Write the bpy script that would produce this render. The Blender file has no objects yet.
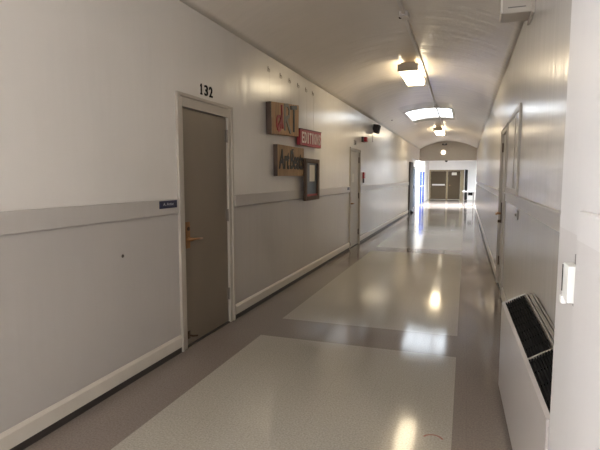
import bpy, bmesh, math, random
from mathutils import Matrix, Vector
random.seed(7)
SC = bpy.context.scene
COL = SC.collection

# ------------------------------------------------------------------ materials
def lin(c):
    return tuple(((v/255)/12.92 if v/255 <= .04045 else (((v/255)+.055)/1.055)**2.4) for v in c)

def base_mat(name):
    m = bpy.data.materials.new(name); m.use_nodes = True
    nt = m.node_tree
    return m, nt, nt.nodes['Principled BSDF']

def N(nt, kind, **kw):
    n = nt.nodes.new(kind)
    for k, v in kw.items():
        setattr(n, k, v)
    return n

def mat(name, rgb, rough=.5, metal=0., var=.06, scale=9., stretch=(1, 1, 1), bump=0., bscale=40., spec=.5):
    m, nt, b = base_mat(name)
    c = lin(rgb)
    tc = N(nt, 'ShaderNodeTexCoord'); mp = N(nt, 'ShaderNodeMapping')
    mp.inputs['Scale'].default_value = stretch
    nt.links.new(tc.outputs['Object'], mp.inputs['Vector'])
    nz = N(nt, 'ShaderNodeTexNoise'); nz.inputs['Scale'].default_value = scale; nz.inputs['Detail'].default_value = 4
    nt.links.new(mp.outputs[0], nz.inputs['Vector'])
    r = N(nt, 'ShaderNodeMapRange'); r.inputs[3].default_value = 1-var; r.inputs[4].default_value = 1+var
    nt.links.new(nz.outputs[0], r.inputs[0])
    mx = N(nt, 'ShaderNodeMix', data_type='RGBA', blend_type='MULTIPLY'); mx.inputs[0].default_value = 1
    mx.inputs[6].default_value = (*c, 1)
    nt.links.new(r.outputs[0], mx.inputs[7])
    nt.links.new(mx.outputs[2], b.inputs['Base Color'])
    b.inputs['Roughness'].default_value = rough; b.inputs['Metallic'].default_value = metal
    b.inputs['Specular IOR Level'].default_value = spec
    if bump:
        n2 = N(nt, 'ShaderNodeTexNoise'); n2.inputs['Scale'].default_value = bscale
        nt.links.new(mp.outputs[0], n2.inputs['Vector'])
        bp = N(nt, 'ShaderNodeBump'); bp.inputs['Strength'].default_value = bump; bp.inputs['Distance'].default_value = .01
        nt.links.new(n2.outputs[0], bp.inputs['Height']); nt.links.new(bp.outputs[0], b.inputs['Normal'])
    return m

def emit(name, rgb, strength):
    m, nt, b = base_mat(name)
    b.inputs['Base Color'].default_value = (.8, .8, .8, 1)
    b.inputs['Emission Color'].default_value = (*rgb, 1)
    b.inputs['Emission Strength'].default_value = strength
    return m

def paint_two_tone(name, up, low, zline=1.30, rough=.22, stretch=(4.5, 4.5, .5), bump=.2):
    """gloss wall paint: light above the chair rail, greyer below"""
    m, nt, b = base_mat(name)
    tc = N(nt, 'ShaderNodeTexCoord')
    sp = N(nt, 'ShaderNodeSeparateXYZ'); nt.links.new(tc.outputs['Object'], sp.inputs[0])
    gt = N(nt, 'ShaderNodeMath', operation='GREATER_THAN'); gt.inputs[1].default_value = zline
    nt.links.new(sp.outputs['Z'], gt.inputs[0])
    mx = N(nt, 'ShaderNodeMix', data_type='RGBA'); mx.inputs[6].default_value = (*lin(low), 1); mx.inputs[7].default_value = (*lin(up), 1)
    nt.links.new(gt.outputs[0], mx.inputs[0])
    nz = N(nt, 'ShaderNodeTexNoise'); nz.inputs['Scale'].default_value = 2.2; nz.inputs['Detail'].default_value = 6
    nt.links.new(tc.outputs['Object'], nz.inputs['Vector'])
    r = N(nt, 'ShaderNodeMapRange'); r.inputs[3].default_value = .95; r.inputs[4].default_value = 1.05
    nt.links.new(nz.outputs[0], r.inputs[0])
    mu = N(nt, 'ShaderNodeMix', data_type='RGBA', blend_type='MULTIPLY'); mu.inputs[0].default_value = 1
    nt.links.new(mx.outputs[2], mu.inputs[6]); nt.links.new(r.outputs[0], mu.inputs[7])
    nt.links.new(mu.outputs[2], b.inputs['Base Color'])
    b.inputs['Roughness'].default_value = rough
    mp = N(nt, 'ShaderNodeMapping'); mp.inputs['Scale'].default_value = stretch
    nt.links.new(tc.outputs['Object'], mp.inputs['Vector'])
    n2 = N(nt, 'ShaderNodeTexNoise'); n2.inputs['Scale'].default_value = 1.6; n2.inputs['Detail'].default_value = 2
    nt.links.new(mp.outputs[0], n2.inputs['Vector'])
    bp = N(nt, 'ShaderNodeBump'); bp.inputs['Strength'].default_value = bump; bp.inputs['Distance'].default_value = .02
    nt.links.new(n2.outputs[0], bp.inputs['Height']); nt.links.new(bp.outputs[0], b.inputs['Normal'])
    return m

def floor_mat():
    m, nt, b = base_mat('vinyl_floor')
    L = nt.links.new
    tc = N(nt, 'ShaderNodeTexCoord')
    sp = N(nt, 'ShaderNodeSeparateXYZ'); L(tc.outputs['Object'], sp.inputs[0])
    def math_(op, a, bb=None):
        n = N(nt, 'ShaderNodeMath', operation=op)
        for i, v in enumerate((a, bb)):
            if v is None: continue
            if isinstance(v, (int, float)): n.inputs[i].default_value = v
            else: L(v, n.inputs[i])
        return n.outputs[0]
    X, Y = sp.outputs['X'], sp.outputs['Y']
    inx = math_('MULTIPLY', math_('GREATER_THAN', X, -1.78), math_('LESS_THAN', X, -.03))
    ph = math_('FLOORED_MODULO', math_('SUBTRACT', Y, 4.60), 5.58)
    iny = math_('LESS_THAN', ph, 5.02)
    iny = math_('MULTIPLY', iny, math_('LESS_THAN', Y, 21.0))
    mask = math_('MULTIPLY', inx, iny)
    # fleck
    fl = N(nt, 'ShaderNodeTexNoise'); fl.inputs['Scale'].default_value = 95; fl.inputs['Detail'].default_value = 3
    L(tc.outputs['Object'], fl.inputs['Vector'])
    fr = N(nt, 'ShaderNodeMapRange'); fr.inputs[1].default_value = .3; fr.inputs[2].default_value = .7
    fr.inputs[3].default_value = .80; fr.inputs[4].default_value = 1.16
    L(fl.outputs[0], fr.inputs[0])
    lo = N(nt, 'ShaderNodeTexNoise'); lo.inputs['Scale'].default_value = .9; lo.inputs['Detail'].default_value = 4
    L(tc.outputs['Object'], lo.inputs['Vector'])
    lr = N(nt, 'ShaderNodeMapRange'); lr.inputs[3].default_value = .92; lr.inputs[4].default_value = 1.08
    L(lo.outputs[0], lr.inputs[0])
    # 305 mm tile joints
    def joint(c, off):
        f = math_('FLOORED_MODULO', math_('SUBTRACT', c, off), .305)
        return math_('LESS_THAN', f, .0022)
    jn = math_('MAXIMUM', joint(X, -1.78), joint(Y, 4.60))
    jm = math_('SUBTRACT', 1.0, math_('MULTIPLY', jn, .13))
    mx = N(nt, 'ShaderNodeMix', data_type='RGBA')
    mx.inputs[6].default_value = (*lin(FLOOR_DARK), 1); mx.inputs[7].default_value = (*lin(FLOOR_LIGHT), 1)
    L(mask, mx.inputs[0])
    k = math_('MULTIPLY', math_('MULTIPLY', fr.outputs[0], lr.outputs[0]), jm)
    mu = N(nt, 'ShaderNodeMix', data_type='RGBA', blend_type='MULTIPLY'); mu.inputs[0].default_value = 1
    L(mx.outputs[2], mu.inputs[6]); L(k, mu.inputs[7])
    # a small red scuff near the camera
    dx = math_('SUBTRACT', X, -.13); dy = math_('SUBTRACT', Y, 2.68)
    rr = math_('SQRT', math_('ADD', math_('MULTIPLY', dx, dx), math_('MULTIPLY', dy, dy)))
    ring = math_('LESS_THAN', math_('ABSOLUTE', math_('SUBTRACT', rr, .055)), .006)
    ring = math_('MULTIPLY', ring, math_('GREATER_THAN', dy, .02))
    rm = N(nt, 'ShaderNodeMix', data_type='RGBA'); rm.inputs[7].default_value = (*lin((150, 70, 60)), 1)
    L(math_('MULTIPLY', ring, .7), rm.inputs[0]); L(mu.outputs[2], rm.inputs[6])
    L(rm.outputs[2], b.inputs['Base Color'])
    rg = N(nt, 'ShaderNodeMapRange'); rg.inputs[3].default_value = .07; rg.inputs[4].default_value = .12
    L(lo.outputs[0], rg.inputs[0]); L(rg.outputs[0], b.inputs['Roughness'])
    b.inputs['Specular IOR Level'].default_value = .36
    n2 = N(nt, 'ShaderNodeTexNoise'); n2.inputs['Scale'].default_value = 5; n2.inputs['Detail'].default_value = 2
    L(tc.outputs['Object'], n2.inputs['Vector'])
    bp = N(nt, 'ShaderNodeBump'); bp.inputs['Strength'].default_value = .04; bp.inputs['Distance'].default_value = .01
    L(n2.outputs[0], bp.inputs['Height']); L(bp.outputs[0], b.inputs['Normal'])
    return m

def wood_mat(name, a, bcol):
    m, nt, b = base_mat(name)
    tc = N(nt, 'ShaderNodeTexCoord'); mp = N(nt, 'ShaderNodeMapping'); mp.inputs['Scale'].default_value = (3, 14, 1.2)
    nt.links.new(tc.outputs['Object'], mp.inputs['Vector'])
    nz = N(nt, 'ShaderNodeTexNoise'); nz.inputs['Scale'].default_value = 2.; nz.inputs['Detail'].default_value = 6; nz.inputs['Distortion'].default_value = .6
    nt.links.new(mp.outputs[0], nz.inputs['Vector'])
    cr = N(nt, 'ShaderNodeValToRGB')
    cr.color_ramp.elements[0].position = .3; cr.color_ramp.elements[0].color = (*lin(a), 1)
    cr.color_ramp.elements[1].position = .7; cr.color_ramp.elements[1].color = (*lin(bcol), 1)
    nt.links.new(nz.outputs[0], cr.inputs[0]); nt.links.new(cr.outputs[0], b.inputs['Base Color'])
    b.inputs['Roughness'].default_value = .6
    return m

FLOOR_LIGHT = (172, 167, 157)
FLOOR_DARK = (134, 124, 117)
UP, LOW = (224, 220, 215), (184, 179, 174)
M = {}
M['paint'] = paint_two_tone('wall_paint', UP, LOW)
M['near_paint'] = paint_two_tone('near_wall_paint', (216, 213, 212), (206, 202, 200), 1.31, .42)
M['grey_paint'] = mat('rail_paint', LOW, .3, var=.04, stretch=(3, 3, .5))
M['white_paint'] = mat('white_gloss_paint', (222, 216, 206), .3, var=.04)
M['base_paint'] = mat('baseboard_paint', (206, 199, 188), .32, var=.06)
M['ceiling'] = paint_two_tone('ceiling_paint', (236, 228, 217), (236, 228, 217), 0, .24, (1.0, 3.5, 1.0), .45)
M['lobby_white'] = mat('lobby_wall_paint', (236, 234, 230), .4, var=.02)
M['tan_paint'] = mat('end_wall_paint', (168, 160, 146), .4, var=.03)
M['floor'] = floor_mat()
M['toe'] = mat('dark_cove_base', (52, 47, 44), .45, var=.35, scale=6, stretch=(1, 2, 6))
M['door'] = mat('taupe_door_paint', (118, 106, 92), .38, var=.04, stretch=(1, 1, .3))
M['frame'] = mat('door_frame_paint', (176, 168, 157), .34, var=.04)
M['door_light'] = mat('pale_grey_door_paint', (176, 170, 160), .34, var=.04)
M['hinge'] = mat('aged_steel', (120, 112, 104), .45, .6, var=.1)
M['dark_hinge'] = mat('dark_bronze', (74, 58, 44), .4, .6, var=.1)
M['brass'] = mat('worn_brass', (150, 112, 78), .35, .8, var=.15, scale=30)
M['black'] = mat('black_enamel', (14, 13, 13), .7, var=.1, spec=.15)
M['sign_blue'] = mat('navy_plastic', (22, 26, 58), .4, var=.05)
M['sign_white'] = mat('white_lettering', (170, 172, 180), .5)
M['wood'] = wood_mat('rough_board', (136, 98, 62), (190, 147, 100))
M['wood2'] = wood_mat('grey_board', (128, 99, 68), (176, 144, 106))
M['dark_wood'] = wood_mat('dark_frame_wood', (54, 38, 28), (96, 70, 48))
M['edge_wood'] = wood_mat('board_edge', (60, 46, 38), (92, 72, 58))  # stained wood, darkened further for shade on the camera-facing end
M['letter_red'] = mat('red_letter_paint', (150, 44, 44), .5)
M['letter_grey'] = mat('grey_letter_paint', (122, 112, 100), .5)
M['letter_dark'] = mat('dark_letter_paint', (26, 23, 22), .5)
M['sign_red'] = mat('red_sign_paint', (150, 26, 34), .45, var=.12)
M['sign_red_dark'] = mat('maroon_edge_paint', (84, 18, 22), .5)
M['letter_white'] = mat('white_letter_paint', (230, 214, 208), .5)
M['paper'] = mat('paper', (214, 210, 200), .7, var=.02)
M['slate'] = mat('slate_backing', (74, 80, 88), .35, var=.2, scale=12)
M['alarm_red'] = mat('alarm_red_plastic', (150, 22, 30), .35)
M['alarm_dark'] = mat('dark_plastic_and_shade', (46, 40, 36), .4)  # dark plastic parts, and the shaded end of the fire alarm
M['lens'] = mat('strobe_lens', (206, 206, 206), .15)
M['speaker'] = mat('brown_speaker_case', (46, 34, 32), .5)
M['heater'] = mat('heater_enamel', (176, 169, 165), .34, var=.03)
M['grille'] = mat('black_grille', (16, 15, 16), .8, var=.1, spec=.2)
M['steel'] = mat('brushed_steel', (160, 156, 150), .35, .7, var=.05)
M['white_plastic'] = mat('white_plastic', (240, 240, 236), .35, var=.02)
M['grey_plastic'] = mat('grey_plastic', (118, 114, 110), .45)
M['fixture'] = mat('fixture_enamel', (190, 178, 158), .4)
M['conduit'] = mat('painted_raceway', (206, 200, 194), .35)
M['blue'] = mat('blue_door_paint', (18, 42, 98), .8, var=.05, spec=.15)
M['tan_door'] = mat('tan_door_paint', (62, 51, 35), .7, var=.05, spec=.2)
M['slate_door'] = mat('slate_door_paint', (34, 41, 52), .8, var=.05, spec=.1)
M['dark_frame'] = mat('dark_grey_frame', (60, 56, 52), .7, spec=.2)
M['laminate'] = mat('grey_laminate', (198, 196, 194), .35, var=.03)
M['display'] = mat('display_panel_paint', (206, 200, 190), .25, var=.05, stretch=(1, 3, .4))
M['mark'] = mat('dark_scuff', (60, 50, 44), .6)
M['lamp'] = emit('fluorescent_lens', (1, .83, .56), 15)
M['sky_glass'] = emit('daylit_skylight_glazing', (.84, .92, 1.0), 6.5)
M['lobby_glass'] = emit('daylit_lobby_glazing', (.88, .94, 1.0), 1.3)
M['lobby_fill'] = emit('lobby_fill_glow', (.90, .95, 1.0), 150)  # glow of the added skylight that brightens the lobby
M['near_fill'] = emit('near_fill_glow', (.92, .95, 1.0), 28)  # glow of the added window behind the camera
M['back_fill'] = emit('back_fill_glow', (.92, .95, 1.0), 13)  # glow of the added doors behind the camera
M['hook'] = mat('dull_wire', (140, 132, 120), .5)
M['housing'] = mat('dusty_housing_paint', (190, 182, 172), .45)
M['globe'] = emit('lit_globe_glass', (1, .86, .62), 3.5)

# ------------------------------------------------------------------ geometry helpers
def box(bm, x0, x1, y0, y1, z0, z1, bev=0.):
    b2 = bmesh.new()
    bmesh.ops.create_cube(b2, size=1)
    for v in b2.verts:
        v.co = Vector((x0+(v.co.x+.5)*(x1-x0), y0+(v.co.y+.5)*(y1-y0), z0+(v.co.z+.5)*(z1-z0)))
    if bev:
        bmesh.ops.bevel(b2, geom=b2.edges[:], offset=bev, segments=2, affect='EDGES', profile=.5)
    merge(bm, b2)

def merge(bm, b2, mtx=None):
    me = bpy.data.meshes.new('tmp'); b2.to_mesh(me); b2.free()
    if mtx: me.transform(mtx)
    bm.from_mesh(me); bpy.data.meshes.remove(me)

def tube(bm, pts, r, seg=10, r1=None):
    pts = [Vector(p) for p in pts]
    rings = []
    n = len(pts)
    for i, p in enumerate(pts):
        d = (pts[min(i+1, n-1)]-pts[max(i-1, 0)]).normalized()
        a = Vector((0, 0, 1)) if abs(d.z) < .9 else Vector((1, 0, 0))
        u = d.cross(a).normalized(); w = d.cross(u).normalized()
        rr = r if r1 is None else r+(r1-r)*i/(n-1)
        rings.append([bm.verts.new(p+u*rr*math.cos(2*math.pi*k/seg)+w*rr*math.sin(2*math.pi*k/seg)) for k in range(seg)])
    for a, b in zip(rings, rings[1:]):
        for k in range(seg):
            bm.faces.new((a[k], a[(k+1) % seg], b[(k+1) % seg], b[k]))
    bm.faces.new(rings[0][::-1]); bm.faces.new(rings[-1])

def prism(bm, poly, axis, a, b):
    """extrude a 2D polygon along an axis ('x': poly=(y,z), 'y': poly=(x,z), 'z': poly=(x,y))"""
    def P(p, t):
        return {'x': (t, p[0], p[1]), 'y': (p[0], t, p[1]), 'z': (p[0], p[1], t)}[axis]
    A = [bm.verts.new(P(p, a)) for p in poly]; B = [bm.verts.new(P(p, b)) for p in poly]
    n = len(poly)
    for i in range(n):
        bm.faces.new((A[i], A[(i+1) % n], B[(i+1) % n], B[i]))
    bm.faces.new(A[::-1]); bm.faces.new(B)

def dome(bm, c, r, ax, flat=.5, seg=20, rings=7):
    """half ellipsoid bulging along unit vector ax"""
    c = Vector(c); ax = Vector(ax).normalized()
    a = Vector((0, 0, 1)) if abs(ax.z) < .9 else Vector((1, 0, 0))
    u = ax.cross(a).normalized(); w = ax.cross(u).normalized()
    prev = None
    for i in range(rings):
        t = i/rings*math.pi/2
        ring = [bm.verts.new(c+(u*math.cos(2*math.pi*k/seg)+w*math.sin(2*math.pi*k/seg))*r*math.cos(t)+ax*r*flat*math.sin(t)) for k in range(seg)]
        if prev:
            for k in range(seg):
                bm.faces.new((prev[k], prev[(k+1) % seg], ring[(k+1) % seg], ring[k]))
        else:
            bm.faces.new(ring[::-1])
        prev = ring
    top = bm.verts.new(c+ax*r*flat)
    for k in range(seg):
        bm.faces.new((prev[k], prev[(k+1) % seg], top))

def obj(name, bm, material, parent=None, smooth=False, origin=None):
    bmesh.ops.recalc_face_normals(bm, faces=bm.faces[:])
    me = bpy.data.meshes.new(name)
    o = bpy.data.objects.new(name, me); COL.objects.link(o)
    off = Vector((0, 0, 0))
    if parent is not None:
        off = WORLD[parent.name]
    elif origin is not None:
        off = Vector(origin)
    if parent is not None and parent.parent is None or parent is None:
        pass
    for v in bm.verts: v.co -= off
    if smooth:
        for f in bm.faces: f.smooth = True
    bm.to_mesh(me); bm.free()
    me.materials.append(material)
    if parent is not None:
        o.parent = parent
    else:
        o.location = off
    WORLD[o.name] = off.copy()
    return o
WORLD = {}

def thing(name, label, cat, loc, group=None):
    e = bpy.data.objects.new(name, None); COL.objects.link(e)
    e.location = loc; e.empty_display_size = .1
    e['label'] = label; e['category'] = cat
    if group: e['group'] = group
    WORLD[e.name] = Vector(loc)
    return e

def tag(o, label, cat, group=None):
    o['label'] = label; o['category'] = cat
    if group: o['group'] = group
    return o

def struct(name, bm, m, parent=None, smooth=False, label=None):
    o = obj(name, bm, m, parent, smooth)
    if parent is None: o['kind'] = 'structure'
    if label: o['label'] = label
    return o

def struct_empty(name, loc, label=None):
    e = bpy.data.objects.new(name, None); COL.objects.link(e); e.location = loc
    e['kind'] = 'structure'; WORLD[e.name] = Vector(loc)
    if label: e['label'] = label
    return e

def B(*boxes, bev=0.):
    bm = bmesh.new()
    for b in boxes: box(bm, *b, bev=bev)
    return bm

def prism_bm(*a):
    bm = bmesh.new(); prism(bm, *a); return bm

FACE_LEFT = Matrix(((0, 0, 1), (1, 0, 0), (0, 1, 0)))       # text on the left wall, read towards +Y
FACE_RIGHT = Matrix(((0, 0, -1), (-1, 0, 0), (0, 1, 0)))
def text_bm(s, y0, y1, z0, z1, x, depth=.003, bold=0., shear=0., rot=FACE_LEFT):
    """lettering fitted into the rectangle y0..y1, z0..z1 on the plane at x"""
    cu = bpy.data.curves.new('t', 'FONT'); cu.body = s; cu.extrude = .5; cu.offset = bold; cu.shear = shear; cu.resolution_u = 3
    o = bpy.data.objects.new('t', cu); COL.objects.link(o)
    bpy.context.view_layer.update()
    me = bpy.data.meshes.new_from_object(o.evaluated_get(bpy.context.evaluated_depsgraph_get()))
    bpy.data.objects.remove(o); bpy.data.curves.remove(cu)
    xs = [v.co.x for v in me.vertices]; ys = [v.co.y for v in me.vertices]
    ax, bx, ay, by = min(xs), max(xs), min(ys), max(ys)
    bm = bmesh.new(); bm.from_mesh(me); bpy.data.meshes.remove(me)
    for v in bm.verts:
        u = (v.co.x-ax)/(bx-ax); w = (v.co.y-ay)/(by-ay); t = (v.co.z+.5)*depth
        if rot is FACE_LEFT: v.co = Vector((x+t, y0+u*(y1-y0), z0+w*(z1-z0)))
        else: v.co = Vector((x-t, y1-u*(y1-y0), z0+w*(z1-z0)))
    return bm

# ------------------------------------------------------------------ dimensions (metres; camera stands at x=0, y=0)
XL, XR = -2.24, .46            # corridor walls
Y0, Y1 = -5.0, 25.0            # back wall behind the camera .. arch wall
ZS, RISE = 2.90, .37           # springing and rise of the vault
XC = (XL+XR)/2; HW = (XR-XL)/2
RV = (HW*HW+RISE*RISE)/(2*RISE)
def vault(x):
    return ZS+RISE-RV+math.sqrt(RV*RV-(x-XC)**2)
LOB_L, LOB_R, LOB_Y = -2.45, .62, 34.4
XPIL, YPIL = .30, 1.78

# ------------------------------------------------------------------ floor
bm = B((-2.75, .95, Y0-.15, LOB_Y+.3, -.12, 0))
struct('floor', bm, M['floor'])

# ------------------------------------------------------------------ walls
T = .20
D0 = (-2.2, -.2, 2.35); D1 = (3.42, 4.40, 2.16); D2 = (9.60, 10.60, 2.10); NICHE = (21.5, Y1, 2.33)
def wall_with_holes(bm, x0, x1, y0, y1, zt, holes):
    y = y0
    for a, b, h in holes:
        if a > y: box(bm, x0, x1, y, a, 0, zt)
        box(bm, x0, x1, a, b, h, zt)
        y = b
    if y < y1: box(bm, x0, x1, y, y1, 0, zt)
bm = bmesh.new()
wall_with_holes(bm, XL-T, XL, Y0, Y1, ZS+.02, [D0, D1, D2, NICHE])
box(bm, XL-T, XL, D0[0], D0[1], 0, .95)
box(bm, XL-T-.03, XL-T+.0, NICHE[0], Y1, 0, NICHE[2])      # back of the recess
struct('wall_left', bm, M['paint'])
DR = (6.28, 7.24, 2.13)
bm = bmesh.new()
wall_with_holes(bm, XR, XR+T, YPIL-.1, Y1, ZS+.02, [DR])
struct('wall_right', bm, M['paint'])
bm = B((XPIL, XR+T, Y0, YPIL, 0, 3.0))
struct('wall_near', bm, M['near_paint'])
bm = B((XL-T, XR+T, Y0-.15, Y0, 0, 3.4))
struct('wall_back', bm, M['paint'])
# raised panel on the near right wall
bm = B((XPIL-.022, XPIL, Y0, 1.41, 0, 1.385), bev=.006)
struct('trim_1', bm, M['near_paint'])

# arch wall closing the vault, above the opening to the lobby
bm = bmesh.new()
xs = [XL-T+(XR+T-(XL-T))*i/40 for i in range(41)]
prism(bm, [(XL-T, 2.33), (XR+T, 2.33), (XR+T, 3.45), (XL-T, 3.45)], 'y', Y1, Y1+.2)
struct('wall_arch', bm, M['tan_paint'])

# ------------------------------------------------------------------ vaulted ceiling with a skylight opening
SKY = (-1.60, -.37)
SKYS = [(13.0, 15.0)]
def xcuts():
    c = [XL+(XR-XL)*i/36 for i in range(37)]
    c = [v for v in c if min(abs(v-SKY[0]), abs(v-SKY[1])) > .03]+list(SKY)
    return sorted(c)
XCUT = xcuts()
ycuts = sorted({Y0, Y1, *[v for s in SKYS for v in s], *[Y0+i*1.0 for i in range(1, 30)]})
bm = bmesh.new()
grid = {}
for i, x in enumerate(XCUT):
    for j, y in enumerate(ycuts):
        grid[i, j] = bm.verts.new((x, y, vault(x)))
for i in range(len(XCUT)-1):
    for j in range(len(ycuts)-1):
        xm, ym = (XCUT[i]+XCUT[i+1])/2, (ycuts[j]+ycuts[j+1])/2
        if SKY[0] < xm < SKY[1] and any(a < ym < b for a, b in SKYS): continue
        bm.faces.new((grid[i, j], grid[i, j+1], grid[i+1, j+1], grid[i+1, j]))
lonely = [v for v in bm.verts if not v.link_faces]
bmesh.ops.delete(bm, geom=lonely, context='VERTS')
# give the shell its thickness (upwards)
ret = bmesh.ops.extrude_face_region(bm, geom=bm.faces[:])
for v in [g for g in ret['geom'] if isinstance(g, bmesh.types.BMVert)]: v.co.z += .12
struct('ceiling', bm, M['ceiling'], smooth=False)
for p in bpy.data.objects['ceiling'].data.polygons: p.use_smooth = abs(p.normal.z) > .5

def skylight(n, ya, yb):
    root = struct_empty('window_%d' % n, (0, 0, 0))
    xs = [SKY[0]+(SKY[1]-SKY[0])*i/14 for i in range(15)]
    bm = bmesh.new()
    lo = [(x, vault(x)+.05) for x in xs]; hi = [(x, z+.02) for x, z in lo]
    prism(bm, lo+hi[::-1], 'y', ya, yb)
    o = obj('pane', bm, M['sky_glass'], root)
    bm = bmesh.new()
    def strip(a, b, t0=.03, t1=.052):
        l = [(x, vault(x)+t0) for x in xs]; h = [(x, vault(x)+t1) for x in xs]
        prism(bm, l+h[::-1], 'y', a, b)
    for k in range(1, 3):
        yy = ya+(yb-ya)*k/3; strip(yy-.01, yy+.01)
    for k in range(1, 4):
        x = SKY[0]+(SKY[1]-SKY[0])*k/4; z = vault(x)
        box(bm, x-.008, x+.008, ya, yb, z+.03, z+.052)
    obj('glazing_bars', bm, M['white_paint'], root)
    bm = bmesh.new()
    fr = .04
    def arc(a, b):
        l = [(x, vault(x)-.012) for x in xs]; h = [(x, vault(x)+.05) for x in xs]
        prism(bm, l+h[::-1], 'y', a, b)
    arc(ya-.002, ya+fr); arc(yb-fr, yb+.002)
    for x in SKY:
        s = 1 if x == SKY[0] else -1
        a, b = sorted((x, x+s*fr)); z = vault(x)
        box(bm, a, b, ya, yb, z-.012, z+.06)
    obj('frame', bm, M['white_paint'], root)
for n, (a, b) in enumerate(SKYS): skylight(n+1, a, b)

# unseen glazed exit doors, added in the back wall to light the near corridor
root = struct_empty('door_8', ((XL+XR)/2, Y0, 0))
f = bmesh.new()
for x in (-1.9, -.93, .04): box(f, x-.05, x+.05, Y0, Y0+.06, 0, 2.3, bev=.005)
box(f, -1.95, .09, Y0, Y0+.06, 2.25, 2.35, bev=.005)
obj('door_frame', f, M['dark_frame'], root)
for a, b in ((-1.85, -.98), (-.88, -.01)):
    leaf = bmesh.new()
    for r in ((a, a+.1, .02, 2.24), (b-.1, b, .02, 2.24), (a+.1, b-.1, .02, .28), (a+.1, b-.1, 2.10, 2.24)):
        box(leaf, r[0], r[1], Y0+.01, Y0+.05, r[2], r[3])
    leaf = obj('door_leaf', leaf, M['dark_frame'], root)
    obj('pane', B((a+.1, b-.1, Y0+.02, Y0+.035, .28, 2.10)), M['back_fill'], leaf)
    obj('push_bar', B((a+.06, b-.06, Y0+.05, Y0+.10, .98, 1.04), bev=.01), M['steel'], leaf)
# unseen left-wall window, added to throw daylight on the near right wall
root = struct_empty('window_2', (0, 0, 0))
obj('pane', B((XL-.13, XL-.11, D0[0]+.05, D0[1]-.05, 1.0, 2.30)), M['near_fill'], root)
f = bmesh.new()
for a, b in ((D0[0], D0[0]+.06), (-1.22, -1.18), (D0[1]-.06, D0[1])): box(f, XL-.12, XL+.01, a, b, .95, 2.35, bev=.004)
for a, b in ((.95, 1.01), (1.62, 1.66), (2.29, 2.35)): box(f, XL-.12, XL+.01, D0[0]+.06, D0[1]-.06, a, b, bev=.004)
obj('frame', f, M['white_paint'], root)

# ------------------------------------------------------------------ chair rail, baseboards, dark cove base
def rails(bm, x, s, spans, z0=1.18, z1=1.30, d=.02):
    for a, b in spans:
        xa, xb = sorted((x, x+s*d))
        box(bm, xa, xb, a, b, z0, z1, bev=.004)
LS = [(Y0, 3.40), (4.42, 9.585), (10.625, 20.3)]
bm = bmesh.new(); rails(bm, XL, 1, LS); struct('trim_2', bm, M['grey_paint'])
RS = [(YPIL, 6.20), (7.315, Y1)]
bm = bmesh.new()
for a, b in RS:
    box(bm, XR-.012, XR, a, b, 1.20, 1.285); box(bm, XR-.026, XR, a, b, 1.285, 1.304, bev=.004)
struct('trim_3', bm, M['grey_paint'])
def bases(bm, x, s, spans):
    for a, b in spans:
        pr = [(x, .05), (x+s*.018, .05), (x+s*.018, .132), (x+s*.006, .152), (x, .152)]
        prism(bm, pr, 'y', a, b)
bm = bmesh.new(); bases(bm, XL, 1, LS); struct('baseboard_left', bm, M['base_paint'])
bm = bmesh.new(); bases(bm, XR, -1, RS); struct('baseboard_right', bm, M['base_paint'])
bm = bmesh.new()
for a, b in LS: box(bm, XL, XL+.012, a, b, 0, .05)
struct('trim_4', bm, M['toe'])
bm = bmesh.new()
for a, b in RS: box(bm, XR-.012, XR, a, b, 0, .05)
struct('trim_5', bm, M['toe'])

# ------------------------------------------------------------------ doors
def side_door(n, x, s, ya, yb, zt, leaf_m, frame_m, hinge_y, lock_y, hz, lever, cas=.09, top=.11, leaf_in=.035, lab=None):
    """a single leaf door in a side wall; s=+1 when the corridor lies towards +x"""
    root = struct_empty('door_%d' % n, (x, (ya+yb)/2, 0), lab)
    def bx(bm, d0, d1, *r, bev=0.):
        a, b = sorted((x+s*d0, x+s*d1)); box(bm, a, b, *r, bev=bev)
    f = bmesh.new()
    bx(f, -.16, .010, ya-cas, ya, 0, zt+top, bev=.003)
    bx(f, -.16, .010, yb, yb+cas, 0, zt+top, bev=.003)
    bx(f, -.16, .010, ya, yb, zt, zt+top, bev=.003)
    q = .03
    bx(f, .006, .022, ya-cas, ya-cas+q, 0, zt+top, bev=.004)
    bx(f, .006, .022, yb+cas-q, yb+cas, 0, zt+top, bev=.004)
    bx(f, .006, .022, ya-cas+q, yb+cas-q, zt+top-q, zt+top, bev=.004)
    bx(f, -.14, -.085, ya, ya+.016, 0, zt); bx(f, -.14, -.085, yb-.016, yb, 0, zt); bx(f, -.14, -.085, ya, yb, zt-.016, zt)
    obj('door_frame', f, frame_m, root)
    l = bmesh.new(); bx(l, -.07, -.012, ya+.004, yb-.004, .015, zt-.005, bev=.003)
    leaf = obj('door_leaf', l, leaf_m, root)
    th = bmesh.new(); bx(th, -.15, .0, ya, yb, 0, .008); obj('threshold', th, M['toe'], root)
    for z in hz:
        h = bmesh.new()
        d = .035*(1 if hinge_y == ya else -1)
        a, b = sorted((hinge_y-d*.35, hinge_y+d))
        bx(h, -.02, -.006, a, b, z-.06, z+.06, bev=.002)
        tube(h, [(x-s*.002, hinge_y, z-.062), (x-s*.002, hinge_y, z+.062)], .009)
        obj('hinge', h, lever[1], root)
    return root, leaf, bx

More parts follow.
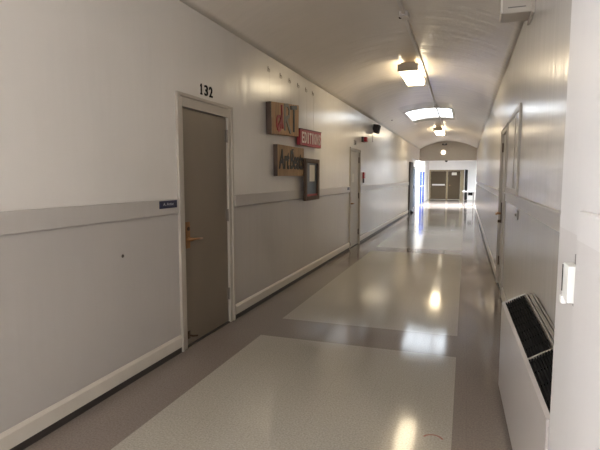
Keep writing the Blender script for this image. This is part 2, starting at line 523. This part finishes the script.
# door 132
root, leaf, bx = side_door(1, XL, 1, 3.50, 4.305, 2.06, M['door'], M['frame'], 4.305, 3.50, (1.88, 1.10, .30), ('', M['hinge']))
h = bmesh.new(); bx(h, -.014, -.004, 3.535, 3.60, .865, 1.095, bev=.004)
plate = obj('lock_plate', h, M['brass'], leaf)
h = bmesh.new(); tube(h, [(XL-.03, 3.567, 1.035), (XL+.002, 3.567, 1.035)], .017, 16)
obj('key_cylinder', h, M['dark_hinge'], leaf)
h = bmesh.new(); tube(h, [(XL-.03, 3.567, .945), (XL+.03, 3.567, .945)], .017, 14)
tube(h, [(XL+.03, 3.56, .945), (XL+.04, 3.60, .945), (XL+.042, 3.66, .942), (XL+.036, 3.73, .936)], .013, 12, .009)
obj('lever_handle', h, M['brass'], leaf, smooth=True)
h = bmesh.new(); bx(h, -.014, -.002, 3.535, 3.565, .07, .14, bev=.003)
tube(h, [(XL-.015, 3.55, .10), (XL+.03, 3.56, .095), (XL+.045, 3.60, .088)], .009, 10)
obj('kick_down_stop', h, M['dark_hinge'], leaf)

# second left door
root, leaf, bx = side_door(2, XL, 1, 9.67, 10.53, 2.03, M['door_light'], M['frame'], 10.53, 9.67, (1.86, 1.08, .28), ('', M['dark_hinge']), cas=.07, top=.07)
h = bmesh.new(); bx(h, -.014, -.002, 9.72, 9.79, .85, 1.08, bev=.004); obj('lock_plate', h, M['brass'], leaf)
h = bmesh.new(); tube(h, [(XL-.03, 9.755, .94), (XL+.03, 9.755, .94)], .016)
tube(h, [(XL+.03, 9.75, .94), (XL+.042, 9.80, .94), (XL+.038, 9.90, .935)], .013, 10, .009)
obj('lever_handle', h, M['brass'], leaf, smooth=True)
h = bmesh.new(); bx(h, -.014, -.009, 9.87, 10.06, 1.38, 1.56); obj('posted_notice', h, M['paper'], leaf)
h = bmesh.new(); bx(h, -.014, .002, 9.72, 9.76, .06, .13, bev=.003); obj('kick_down_stop', h, M['dark_hinge'], leaf)

# right door, seen at a sharp angle
root, leaf, bx = side_door(3, XR, -1, 6.36, 7.16, 2.05, M['door_light'], M['frame'], 7.16, 6.36, (1.88, .33), ('', M['dark_hinge']), cas=.08, top=.08, leaf_in=.02)
h = bmesh.new(); bx(h, -.014, -.002, 7.02, 7.09, .86, 1.14, bev=.004); obj('lock_plate', h, M['dark_hinge'], leaf)
h = bmesh.new(); tube(h, [(XR+.03, 7.055, .99), (XR-.05, 7.055, .99)], .016)
tube(h, [(XR-.05, 7.065, .99), (XR-.062, 7.02, .99), (XR-.06, 6.92, .985)], .013, 10, .009)
obj('lever_handle', h, M['brass'], leaf, smooth=True)
h = bmesh.new(); tube(h, [(XR+.03, 7.055, .885), (XR-.035, 7.055, .885)], .02, 14); obj('key_cylinder', h, M['dark_hinge'], leaf)

# dark frame at the end of the left wall, the recess beyond with its slate door
bm = B((XL-.02, XL+.05, 20.35, 21.5, 0, 2.14), bev=.006)
struct('trim_6', bm, M['dark_frame'])
root = struct_empty('door_4', (XL-T, 23.4, 0))
f = B((XL-T, XL-T+.03, 23.0, 23.1, 0, 2.02), (XL-T, XL-T+.03, 24.93, 24.99, 0, 2.02), (XL-T, XL-T+.03, 23.1, 24.93, 1.92, 2.02))
obj('door_frame', f, M['dark_frame'], root)
for a, b in ((23.1, 24.01), (24.02, 24.93)):
    leaf = obj('door_leaf', B((XL-T+.002, XL-T+.022, a, b, .02, 1.92), bev=.003), M['slate_door'], root)
    hy = b-.08 if a < 23.5 else a+.08
    h = bmesh.new(); tube(h, [(XL-T+.02, hy, .96), (XL-T+.045, hy, .97), (XL-T+.045, hy, 1.10), (XL-T+.02, hy, 1.11)], .008)
    obj('pull_handle', h, M['black'], leaf)

# ------------------------------------------------------------------ lobby beyond the arch
bm = B((LOB_L-.2, LOB_L, Y1+.2, LOB_Y, 0, 3.1)); struct('wall_lobby_left', bm, M['lobby_white'])
bm = B((LOB_R, LOB_R+.2, Y1+.2, LOB_Y, 0, 3.1)); struct('wall_lobby_right', bm, M['lobby_white'])
bm = B((LOB_L-.2, LOB_R+.2, LOB_Y, LOB_Y+.2, 0, 3.1)); struct('wall_lobby_back', bm, M['lobby_white'])
bm = B((LOB_L-.2, -1.1, Y1+.2, LOB_Y, 2.9, 3.1), (.48, LOB_R+.2, Y1+.2, LOB_Y, 2.9, 3.1), (-1.1, .48, Y1+.2, 25.4, 2.9, 3.1), (-1.1, .48, 28.4, LOB_Y, 2.9, 3.1))
struct('ceiling_lobby', bm, M['lobby_white'])
root = struct_empty('window_3', (0, 0, 0))  # skylight added to brighten the lobby, hidden behind the header
obj('pane', B((-1.1, .48, 25.4, 28.4, 2.99, 3.02)), M['lobby_fill'], root)
g = bmesh.new()
for k in range(1, 4): box(g, -1.1, .48, 25.4+3*k/4-.02, 25.4+3*k/4+.02, 2.955, 2.99)
obj('glazing_bars', g, M['white_paint'], root)
# blue doors with glazed sidelight in the left lobby wall
root = struct_empty('door_5', (LOB_L, 28.7, 0))
f = bmesh.new()
for a in (26.1, 27.1, 28.85, 30.5): box(f, LOB_L, LOB_L+.05, a-.14, a, 0, 2.45)
box(f, LOB_L, LOB_L+.05, 26.1, 30.41, 1.86, 1.93); box(f, LOB_L, LOB_L+.05, 26.1, 30.41, 2.40, 2.47)
obj('door_frame', f, M['white_paint'], root)
for a, b in ((27.1, 28.71), (28.85, 30.36)):
    leaf = obj('door_leaf', B((LOB_L+.003, LOB_L+.04, a+.01, b-.01, .015, 1.855), bev=.004), M['blue'], root)
    obj('push_bar', B((LOB_L+.04, LOB_L+.09, a+.15, b-.15, .98, 1.05), bev=.01), M['steel'], leaf)
obj('pane', B((LOB_L+.005, LOB_L+.02, 26.1, 26.96, .12, 1.86)), M['lobby_glass'], root)
obj('transom_pane', B((LOB_L+.005, LOB_L+.02, 26.1, 30.41, 1.93, 2.40)), M['lobby_glass'], root)
# tan doors in the back wall
YB = LOB_Y
root = struct_empty('door_6', (-1.2, YB, 0))
f = B((-2.40, -2.30, YB-.06, YB, 0, 2.02), (-1.27, -1.17, YB-.06, YB, 0, 1.94), (-.36, -.12, YB-.06, YB, 0, 2.02), (-2.30, -.36, YB-.06, YB, 1.94, 2.02))
obj('door_frame', f, mat('pale_tan_frame', (126, 112, 84), .6), root)
leaf = obj('door_leaf', B((-2.295, -1.275, YB-.045, YB-.002, .02, 1.935), bev=.004), M['tan_door'], root)
obj('push_bar', B((-2.2, -1.35, YB-.12, YB-.045, .96, 1.06), bev=.012), M['laminate'], leaf)
leaf = obj('door_leaf', B((-1.165, -.365, YB-.045, YB-.002, .02, 1.935), bev=.004), M['tan_door'], root)
obj('notice', B((-.92, -.60, YB-.05, YB-.044, 1.66, 1.84)), M['paper'], leaf)
h = bmesh.new(); tube(h, [(-1.08, YB-.04, .98), (-1.08, YB-.1, .98), (-.98, YB-.1, .98)], .016); obj('lever_handle', h, M['brass'], leaf)
# black door standing open beside them
root = struct_empty('door_7', (.04, YB-.5, 0))
leaf = obj('door_leaf', prism_bm([(.06, YB-.01), (.11, YB-.01), (-.02, YB-1.0), (-.07, YB-1.0)], 'z', .02, 2.02), M['black'], root)
h = bmesh.new(); tube(h, [(-.02, YB-.9, 1.0), (-.08, YB-.9, 1.0), (-.08, YB-.78, 1.0)], .014); obj('lever_handle', h, M['brass'], leaf)

# ------------------------------------------------------------------ numbers and room signs
def number(loc, y0, y1, z0, z1, s, m, label, grp):
    t = thing('room_number', label, 'number', loc)
    n = len(s); w = (y1-y0)/n
    for i, ch in enumerate(s):
        a = y0+i*w+w*.14; b = y0+(i+1)*w-w*.14
        if ch == '1': a, b = a+w*.10, b-w*.16
        if ch == '1':
            d = bmesh.new(); c = (a+b)/2; q = (b-a)*.20; hgt = z1-z0
            prism(d, [(c-q*2, z0), (c+q*2, z0), (c+q*2, z0+.012), (c+q, z0+.016), (c+q, z1), (c-q*.4, z1), (c-q*2, z1-hgt*.16), (c-q*2, z1-hgt*.28), (c-q, z1-hgt*.22), (c-q, z0+.016), (c-q*2, z0+.012)], 'x', XL, XL+.006)
        else:
            d = text_bm(ch, a, b, z0, z1, XL, .006, bold=.02)
        obj('digit', d, m, t)
number((XL, 3.90, 2.21), 3.78, 4.03, 2.205, 2.30, '132', M['black'], 'black painted number 132 above the nearest door on the left', None)
number((XL, 10.07, 2.16), 9.95, 10.20, 2.16, 2.265, '130', M['grey_plastic'], 'grey number above the second, paler door down the left wall', None)

def room_sign(y0, y1, z0, z1, label, marks):
    t = thing('room_sign', label, 'sign', (XL+.016, (y0+y1)/2, z0))
    obj('plate', B((XL+.016, XL+.022, y0, y1, z0, z1), bev=.002), M['sign_blue'], t)
    if marks:
        obj('lettering', text_bm('A. Artist', y0+.05, y1-.05, z0+.022, z1-.016, XL+.022, .001), M['sign_white'], t)
room_sign(3.13, 3.37, 1.232, 1.292, 'navy room sign on the chair rail just left of door 132', True)
room_sign(9.34, 9.52, 1.23, 1.285, 'tiny dark room sign on the chair rail left of the second left door', False)

# ------------------------------------------------------------------ hanging signs on the left wall
def stroke(bm, pts, w, x, d=.008):
    """flat painted brush stroke through (y,z) points"""
    pts = [Vector((0, a, b)) for a, b in pts]
    n = len(pts); L = []; R = []
    for i, p in enumerate(pts):
        t = (pts[min(i+1, n-1)]-pts[max(i-1, 0)]).normalized()
        nn = Vector((0, -t.z, t.y))*w/2
        L.append(p+nn); R.append(p-nn)
    for i in range(n-1):
        q = [L[i], L[i+1], R[i+1], R[i]]
        lo = [bm.verts.new((x, v.y, v.z)) for v in q]; hi = [bm.verts.new((x+d, v.y, v.z)) for v in q]
        bm.faces.new(hi); bm.faces.new(lo[::-1])
        for k in range(4): bm.faces.new((lo[k], lo[(k+1) % 4], hi[(k+1) % 4], hi[k]))
def curve(cy, cz, ry, rz, a0, a1, n=14):
    return [(cy+ry*math.cos(math.radians(a0+(a1-a0)*i/n)), cz+rz*math.sin(math.radians(a0+(a1-a0)*i/n))) for i in range(n+1)]

# ART board
XB = XL+.01
t = thing('wooden_sign', 'thick wooden board reading ART in red and grey letters', 'sign', (XL+.04, 5.75, 2.0), 'hanging studio signs')
bm = bmesh.new(); XF = XL+.075
prism(bm, [(5.28, 1.985), (6.23, 2.03), (6.24, 2.445), (5.27, 2.355)], 'x', XB, XF)
obj('board', bm, M['wood'], t)
bm = bmesh.new(); prism(bm, [(5.262, 1.983), (5.28, 1.984), (5.27, 2.356), (5.252, 2.354)], 'x', XB, XF); obj('board_edge', bm, M['edge_wood'], t)['label'] = 'dark end of the board, stain and shade in its colour'
a = bmesh.new()
stroke(a, curve(5.50, 2.13, .075, .085, 60, 400, 20), .032, XF)
stroke(a, [(5.44, 2.06), (5.56, 2.17), (5.60, 2.26), (5.585, 2.36)], .036, XF, .012)
stroke(a, [(5.585, 2.36), (5.60, 2.2), (5.63, 2.08)], .034, XF, .010)
obj('letter', a, M['letter_red'], t)['label'] = 'red letter A'
r = bmesh.new()
stroke(r, [(5.70, 2.06), (5.70, 2.39)], .05, XF)
stroke(r, [(5.70, 2.37), (5.80, 2.385), (5.86, 2.33), (5.84, 2.25), (5.72, 2.21)], .045, XF, .011)
stroke(r, [(5.75, 2.21), (5.83, 2.12), (5.90, 2.05)], .05, XF, .012)
obj('letter', r, M['letter_grey'], t)['label'] = 'grey letter R'
r = bmesh.new()
stroke(r, [(6.03, 2.07), (6.03, 2.36)], .05, XF)
stroke(r, [(5.91, 2.37), (6.14, 2.40)], .05, XF, .011)
obj('letter', r, M['letter_dark'], t)['label'] = 'dark letter T'

# red sign
t = thing('red_sign', 'red sign with white capital letters below and right of the ART board', 'sign', (XL+.04, 6.77, 1.92), 'hanging studio signs')
bm = bmesh.new(); XF = XL+.085
prism(bm, [(6.28, 1.925), (7.27, 1.93), (7.27, 2.165), (6.28, 2.135)], 'x', XL+.03, XF)
obj('board', bm, M['sign_red'], t)
word = 'EDITIONS'; w = .90/len(word)
for i, ch in enumerate(word):
    y = 6.33+i*w; dz = .003*i
    a, b = (y+.012, y+w-.012) if ch != 'I' else (y+.035, y+w-.035)
    obj('letter', text_bm(ch, a, b, 1.958+dz*.4, 2.108+dz, XF, .005, bold=.022), M['letter_white'], t)
bm = bmesh.new()
prism(bm, [(6.27, 2.135), (7.28, 2.165), (7.28, 2.178), (6.27, 2.148)], 'x', XL+.028, XF+.004)
obj('top_edge', bm, M['sign_red_dark'], t)

# script board
t = thing('wooden_sign', 'wooden board with dark handwritten script, lowest of the wooden boards', 'sign', (XL+.03, 6.0, 1.5), 'hanging studio signs')
bm = bmesh.new(); XF = XL+.06
prism(bm, [(5.50, 1.495), (6.50, 1.50), (6.50, 1.885), (5.49, 1.88)], 'x', XB, XF)
obj('board', bm, M['wood2'], t)
bm = bmesh.new(); prism(bm, [(5.485, 1.494), (5.50, 1.495), (5.49, 1.88), (5.475, 1.879)], 'x', XB, XF); obj('board_edge', bm, M['edge_wood'], t)['label'] = 'dark end of the board, stain and shade in its colour'
s = text_bm('Art', 5.53, 5.90, 1.58, 1.83, XF, .006, bold=.022, shear=.12)
merge_me = text_bm('Beats', 5.93, 6.47, 1.585, 1.83, XF, .006, bold=.022, shear=.12)
merge(s, merge_me)
stroke(s, [(5.55, 1.66), (5.70, 1.70), (5.88, 1.69)], .012, XF, .007)
stroke(s, [(6.0, 1.835), (6.06, 1.845)], .02, XF, .006)
obj('script_lettering', s, M['letter_dark'], t)

# shadow box
t = thing('shadow_box', 'dark wood framed box with white paper pinned inside, beside the script board', 'frame', (XL+.04, 6.8, 1.14), 'hanging studio signs')
ya, yb, za, zb = 6.47, 7.15, 1.145, 1.75; XF = XL+.10; XK = XL+.062
f = bmesh.new()
for r in ((ya, ya+.075, za, zb), (yb-.075, yb, za, zb), (ya+.075, yb-.075, za, za+.06), (ya+.075, yb-.075, zb-.06, zb)):
    box(f, XK, XF, *r, bev=.005)
obj('frame', f, M['dark_wood'], t)
obj('back_panel', B((XK, XK+.01, ya+.07, yb-.07, za+.05, zb-.05)), M['slate'], t)
obj('paper', B((XK+.01, XK+.013, 6.73, 6.97, 1.42, 1.66)), M['paper'], t)
obj('picture', B((XK+.01, XK+.012, 6.62, 6.96, 1.24, 1.40)), mat('blue_grey_print', (70, 84, 98), .4, var=.25, scale=14), t)
obj('hanger', B((XL, XK, 6.75, 6.87, 1.5, 1.7)), M['dark_wood'], t)
obj('red_ribbon', B((XK+.01, XK+.03, 6.56, 7.06, 1.205, 1.235), bev=.006), M['letter_red'], t)

# hooks with hanging wires
HK = [(5.35, 2.36, 'nearest'), (5.74, 2.40, 'second nearest'), (6.06, 2.43, 'third nearest'), (6.40, 2.14, 'fourth nearest'), (6.75, 2.155, 'fifth nearest'), (7.07, 2.165, 'farthest')]
for y, zb, w in HK:
    z = 2.74
    t = thing('wall_hook', 'grey wire hook high on left wall, %s of the row of six' % w, 'hook', (XL, y, z), 'hooks above the hanging signs')
    bm = bmesh.new()
    box(bm, XL, XL+.006, y-.010, y+.010, z-.025, z+.035, bev=.002)
    tube(bm, [(XL+.004, y, z+.01), (XL+.02, y, z), (XL+.024, y, z-.025), (XL+.012, y, z-.035)], .0045, 8)
    obj('hook', bm, M['hook'], t)
    bm = bmesh.new(); tube(bm, [(XL+.022, y, z-.02), (XL+.022, y, zb)], .0011, 6)
    obj('hanging_wire', bm, M['conduit'], t)

# ------------------------------------------------------------------ alarm, pull station, speaker
t = thing('fire_alarm', 'red fire alarm horn high on the wall right of second left door', 'alarm', (XL, 10.9, 2.27))
obj('shaded_back', B((XL, XL+.05, 10.72, 10.92, 2.275, 2.39), bev=.005), M['alarm_dark'], t)  # dark colour stands for shade on the horn's near end
hb = obj('horn_body', B((XL+.05, XL+.12, 10.74, 10.92, 2.28, 2.385), bev=.012), M['alarm_red'], t)
obj('strobe_lens', B((XL+.12, XL+.132, 10.78, 10.88, 2.31, 2.35), bev=.004), M['lens'], hb)
t = thing('pull_station', 'small red fire alarm pull station on left wall above the rail', 'alarm', (XL, 10.95, 1.36))
pb = obj('body', B((XL, XL+.045, 10.90, 11.02, 1.46, 1.60), bev=.006), M['alarm_red'], t)
obj('pull_bar', B((XL+.045, XL+.06, 10.915, 11.005, 1.50, 1.53), bev=.003), M['lens'], pb)
obj('conduit_box', B((XL, XL+.03, 10.92, 11.0, 1.36, 1.46), bev=.004), M['alarm_dark'], t)
t = thing('wall_speaker', 'dark brown loudspeaker box mounted where left wall meets ceiling', 'speaker', (XL, 12.15, 2.55))
bm = bmesh.new()
prism(bm, [(XL+.03, 2.60), (XL+.13, 2.57), (XL+.17, 2.78), (XL+.03, 2.80)], 'y', 12.0, 12.28)
cab = obj('cabinet', bm, M['speaker'], t)
bm = bmesh.new()
prism(bm, [(XL+.132, 2.585), (XL+.139, 2.585), (XL+.176, 2.77), (XL+.168, 2.77)], 'y', 12.015, 12.265)
obj('speaker_grille', bm, M['grille'], cab)
obj('bracket', B((XL, XL+.04, 12.1, 12.18, 2.66, 2.74)), M['black'], t)
bm = bmesh.new(); tube(bm, [(XL+.012, 12.05, 2.62), (XL+.008, 12.05, 2.45), (XL+.008, 12.05, 2.36)], .005, 6)
obj('cable', bm, M['grey_plastic'], t)

# small black mark on the left wall: a screw head
bm = bmesh.new(); dome(bm, (XL, 2.72, .93), .012, (1, 0, 0), .5, 12, 4)
tag(obj('screw', bm, M['mark'], origin=(XL, 2.72, .93)), 'small dark screw head alone in the left wall below the rail', 'screw')

# ------------------------------------------------------------------ ceiling fixtures
def fixture(y0, y1, label, x0=-1.04, x1=-.74):
    zc = 3.10
    t = thing('ceiling_light', label, 'ceiling light', ((x0+x1)/2, (y0+y1)/2, zc), 'fluorescent ceiling lights')
    obj('housing', B((x0+.04, x1-.04, y0+.01, y1-.01, zc+.075, zc+.125), bev=.004), M['fixture'], t)
    bm = bmesh.new()
    prism(bm, [(x0+.01, zc+.005), (x0+.03, zc), (x1-.03, zc), (x1-.01, zc+.005), (x1, zc+.075), (x0, zc+.075)], 'y', y0+.02, y1-.02)
    obj('lens', bm, M['lamp'], t)
    for a, b in ((y0, y0+.02), (y1-.02, y1)):
        obj('end_cap', B((x0-.006, x1+.006, a, b, zc-.008, zc+.10), bev=.003), M['fixture'], t)
    for yy in (y0+.2, y1-.2):
        bm = bmesh.new(); xm = (x0+x1)/2; tube(bm, [(xm, yy, zc+.12), (xm, yy, vault(xm)+.01)], .012, 8)
        obj('stem', bm, M['conduit'], t)
fixture(7.62, 8.90, 'glowing fluorescent ceiling light nearest the camera, before the skylight')
fixture(17.5, 19.4, 'small glowing ceiling light far down the corridor beyond the skylight', -1.12, -.82)
fixture(-3.0, -1.7, 'added fluorescent ceiling light behind the camera, out of view')  # unseen fixture continuing the row, added for light on the near walls

# surface raceway along the vault
bm = bmesh.new()
pts = [(-.66, .5), (-.69, 4.9), (-.705, 7.2), (-.76, 12.2), (-.80, 17), (-.84, 21.2)]
for (xa, ya), (xb, yb) in zip(pts, pts[1:]):
    za, zb_ = vault(xa), vault(xb)
    vs = [[(xa-.019, ya, za-.034), (xa+.019, ya, za-.034), (xa+.019, ya, za-.002), (xa-.019, ya, za-.002)],
          [(xb-.019, yb, zb_-.034), (xb+.019, yb, zb_-.034), (xb+.019, yb, zb_-.002), (xb-.019, yb, zb_-.002)]]
    A = [bm.verts.new(p) for p in vs[0]]; C_ = [bm.verts.new(p) for p in vs[1]]
    for k in range(4): bm.faces.new((A[k], A[(k+1) % 4], C_[(k+1) % 4], C_[k]))
    bm.faces.new(A[::-1]); bm.faces.new(C_)
t = thing('raceway', 'long white wiring raceway running down the middle of the vaulted ceiling', 'raceway', (-.72, 10, 3.2))
obj('channel', bm, M['conduit'], t)
for y, x in ((5.5, -.692), (12.6, -.764), (21.1, -.84)):
    bm = bmesh.new(); z = vault(x); box(bm, x-.045, x+.045, y-.06, y+.06, z-.055, z+.005, bev=.006)
    obj('junction_box', bm, M['conduit'], t)
bm = bmesh.new(); dome(bm, (-.735, 5.5, vault(-.73)-.05), .018, (0, 0, -1), .8, 12, 4); obj('knob', bm, M['dark_hinge'], t)
# little things on the ceiling
bm = bmesh.new(); x = -1.96; dome(bm, (x, 13.4, vault(x)+.003), .03, (0, 0, -1), .9, 14, 5)
tag(obj('sprinkler_head', bm, M['grey_plastic'], origin=(x, 13.4, vault(x))), 'small dark sprinkler head on the ceiling left of the skylight', 'sprinkler')
t = thing('emergency_light', 'small dark twin-head emergency light high on the arch wall', 'emergency light', (-1.05, Y1, 3.05))
obj('case', B((-1.10, -1.0, Y1-.06, Y1, 3.06, 3.13), bev=.006), M['grey_plastic'], t)
for x in (-1.13, -.97):
    bm = bmesh.new(); tube(bm, [(x, Y1-.02, 3.13), (x, Y1-.10, 3.11)], .04, 12); obj('lamp_head', bm, M['alarm_dark'], t)
t = thing('wall_lamp', 'glowing round wall lamp above the opening at the corridor end', 'lamp', (-1.10, Y1, 2.72))
bm = bmesh.new(); tube(bm, [(-1.10, Y1, 2.73), (-1.10, Y1-.03, 2.73)], .115, 24); obj('base', bm, M['fixture'], t)
bm = bmesh.new(); dome(bm, (-1.10, Y1-.03, 2.73), .11, (0, -1, 0), .6); obj('globe', bm, M['globe'], t, smooth=True)
bm = bmesh.new(); dome(bm, (-.95, Y1+.1, 2.332), .075, (0, 0, -1), 1.0); 
tag(obj('dome_camera', bm, M['black'], smooth=True, origin=(-.95, Y1+.1, 2.33)), 'black dome camera hanging under the header at the corridor end', 'camera')

# white housing high at the right, partly out of frame
t = thing('wall_projector', 'white boxy housing on bracket high on right wall at top edge', 'wall unit', (.33, 4.1, 2.66))
bm = bmesh.new(); box(bm, .225, .445, 4.25, 4.5, 2.762, 2.94, bev=.012); hs = obj('housing', bm, M['housing'], t)
obj('vent_slot', B((.27, .40, 4.244, 4.254, 2.80, 2.807)), M['grey_plastic'], hs)
obj('side_panel', B((.215, .232, 4.235, 4.252, 2.765, 2.935), bev=.005), M['white_paint'], hs)
bm = bmesh.new(); box(bm, .44, .46, 4.22, 4.55, 2.74, 2.88, bev=.004); obj('mounting_bracket', bm, M['housing'], t)

# ------------------------------------------------------------------ right wall: display board, switch, heater, control box
t = thing('display_board', 'tall framed display board on right wall beside the door', 'display board', (XR, 5.55, 1.31))
ya, yb, za, zb = 4.88, 6.20, 1.305, 2.155
f = bmesh.new()
for r in ((ya, ya+.06, za, zb), (yb-.06, yb, za, zb), (ya+.06, yb-.06, za, za+.06), (ya+.06, yb-.06, zb-.06, zb)):
    box(f, XR-.018, XR, *r, bev=.004)
obj('frame', f, M['frame'], t)
obj('panel', B((XR-.010, XR, ya+.05, yb-.05, za+.05, zb-.05)), M['display'], t)
obj('divider', B((XR-.016, XR-.008, 5.27, 5.30, za+.06, zb-.06), bev=.003), M['frame'], t)
t = thing('light_switch', 'grey light switch plate on right wall under the display board', 'switch', (XR, 4.83, 1.10))
obj('plate', B((XR-.01, XR, 4.74, 4.90, 1.09, 1.175), bev=.003), M['grey_plastic'], t)
obj('toggle', B((XR-.025, XR-.009, 4.81, 4.83, 1.12, 1.145), bev=.003), M['grey_plastic'], t)

# unit heater: slightly sloped top with black grilles, front faces the corridor
t = thing('heater', 'white floor heater with black top grilles along the right wall', 'heater', (.37, 2.65, 0))
HX0, HX1, HY0, HY1 = .292, .255, YPIL+.01, 3.45       # front x at near / far end
ZF, ZB = .625, .70
bm = bmesh.new()
def hx(y, x): # interpolate front edge
    return HX0+(HX1-HX0)*(y-HY0)/(HY1-HY0)
def hbox(bm, fx0, fx1, y0, y1, z0f, z1f):
    """box whose x runs from front fraction fx0 to fx1 (0 front, 1 wall), z given as functions of fraction"""
    def P(fx, y, z): 
        f = hx(y, 0); return (f+(XR-.004-f)*fx, y, z)
    v = [bm.verts.new(P(fx, y, z)) for y in (y0, y1) for fx, z in ((fx0, z0f(fx0)), (fx1, z0f(fx1)), (fx1, z1f(fx1)), (fx0, z1f(fx0)))]
    for q in ((0, 1, 2, 3), (7, 6, 5, 4), (0, 4, 5, 1), (1, 5, 6, 2), (2, 6, 7, 3), (3, 7, 4, 0)): bm.faces.new([v[k] for k in q])
top = lambda f: ZF+(ZB-ZF)*min(f, .62)/.62
hbox(bm, 0, 1, HY0, HY1, lambda f: .06, lambda f: top(f)-.02)
obj('cabinet', bm, M['heater'], t)
bm = bmesh.new(); hbox(bm, .1, 1, HY0, HY1-.02, lambda f: 0, lambda f: .06); obj('plinth', bm, M['toe'], t)
bm = bmesh.new(); hbox(bm, 0, .09, HY0, HY1, lambda f: top(f)-.02, lambda f: top(f)+.006)
hbox(bm, .09, .70, HY1-.025, HY1, lambda f: top(f)-.02, lambda f: top(f)+.006)
obj('top_rim', bm, M['heater'], t)
for a, b in ((HY0, 2.36), (2.375, HY1-.03)):
    bm = bmesh.new()
    n = 9
    hbox(bm, .10, .68, a, b, lambda f: top(f)-.02, lambda f: top(f)-.012)
    for k in range(n):
        f0 = .11+.56*k/n
        hbox(bm, f0, f0+.028, a, b, lambda f: top(f)-.012, lambda f: top(f))
    m = int((b-a)/.12)
    for k in range(1, m):
        y = a+(b-a)*k/m; hbox(bm, .11, .67, y-.003, y+.003, lambda f: top(f)-.012, lambda f: top(f)-.002)
    obj('grille', bm, M['grille'], t)
bm = bmesh.new(); hbox(bm, .09, .68, 2.36, 2.375, lambda f: top(f)-.02, lambda f: top(f)+.004); obj('divider', bm, M['steel'], t)
bm = bmesh.new()
for k in range(4):
    f0 = .70+.075*k; hbox(bm, f0, f0+.055, HY0, HY1, lambda f: top(f)-.02, lambda f: ZB+.004+.006*(k % 2))
hbox(bm, .69, 1, HY0, HY1, lambda f: ZB-.03, lambda f: ZB-.004)
obj('rear_louvres', bm, M['steel'], t)

# control box on the near right wall
t = thing('control_box', 'small white control box on dark plate on the near right wall', 'control box', (XPIL, 1.54, 1.10))
obj('back_plate', B((XPIL-.004, XPIL, 1.43, 1.51, 1.11, 1.258), bev=.001), M['grey_plastic'], t)
cs = obj('case', B((XPIL-.030, XPIL-.004, 1.445, 1.525, 1.13, 1.232), bev=.004), M['white_plastic'], t)
obj('front_slot', B((XPIL-.032, XPIL-.0295, 1.516, 1.522, 1.15, 1.226)), M['grille'], cs)
obj('slide_knob', B((XPIL-.035, XPIL-.02, 1.500, 1.529, 1.115, 1.138), bev=.004), M['white_plastic'], cs)
obj('pull_tab', B((XPIL-.012, XPIL-.004, 1.437, 1.447, 1.095, 1.135), bev=.002), M['white_plastic'], t)

# ------------------------------------------------------------------ far table and door stop
t = thing('side_table', 'small grey table against the right side of the far opening', 'table', (.13, 24.6, 0))
obj('tabletop', B((-.14, .40, 24.2, 25.0, .79, .83), bev=.006), M['laminate'], t)
for x in (-.10, .36):
    for y in (24.25, 24.95):
        obj('leg', B((x-.018, x+.018, y-.018, y+.018, 0, .79), bev=.003), M['steel'], t)
obj('stretcher', B((-.082, .342, 24.235, 24.265, .15, .18)), M['steel'], t)
obj('drawer', B((.12, .32, 24.3, 24.9, .64, .79), bev=.005), M['black'], t)
t = thing('door_stop', 'small black rubber wedge on floor where the left wall ends', 'door stop', (XL+.11, 20.9, 0))
bm = bmesh.new(); prism(bm, [(XL+.055, 0), (XL+.17, 0), (XL+.17, .03), (XL+.055, .13)], 'y', 20.75, 21.0); obj('wedge', bm, M['black'], t)

# ------------------------------------------------------------------ camera, world, view
F_PX, VPX, VPY, H = 480., 466., 178., 1.47
dx, dy = (VPX-300)/F_PX, (225-VPY)/F_PX
up = Vector((0, 1, -dy)).normalized()            # world Z in (right, up, forward) camera coordinates
fy = Vector((dx, dy, 1)).normalized()            # world Y
fx = up.cross(fy)                                # world X
cam = bpy.data.cameras.new('camera'); co = bpy.data.objects.new('camera', cam); COL.objects.link(co)
cam.sensor_width = 36; cam.lens = F_PX/600*36; cam.clip_end = 200; cam.clip_start = .02
right = Vector((fx.x, fy.x, up.x)); upv = Vector((fx.y, fy.y, up.y)); fwd = Vector((fx.z, fy.z, up.z))
co.matrix_world = Matrix(((right.x, upv.x, -fwd.x, 0), (right.y, upv.y, -fwd.y, 0), (right.z, upv.z, -fwd.z, H), (0, 0, 0, 1)))
SC.camera = co
w = bpy.data.worlds.new('world'); SC.world = w; w.use_nodes = True
w.node_tree.nodes['Background'].inputs[0].default_value = (.75, .85, 1, 1)
w.node_tree.nodes['Background'].inputs[1].default_value = .4
SC.view_settings.view_transform = 'Standard'; SC.view_settings.look = 'None'
SC.view_settings.gamma = 1; SC.view_settings.use_curve_mapping = False
SC.view_settings.exposure = -.05
SC.cycles.use_denoising = True
SC.cycles.max_bounces = 10; SC.cycles.diffuse_bounces = 6; SC.cycles.glossy_bounces = 5
SC.cycles.caustics_reflective = True
SC.cycles.sample_clamp_indirect = 6
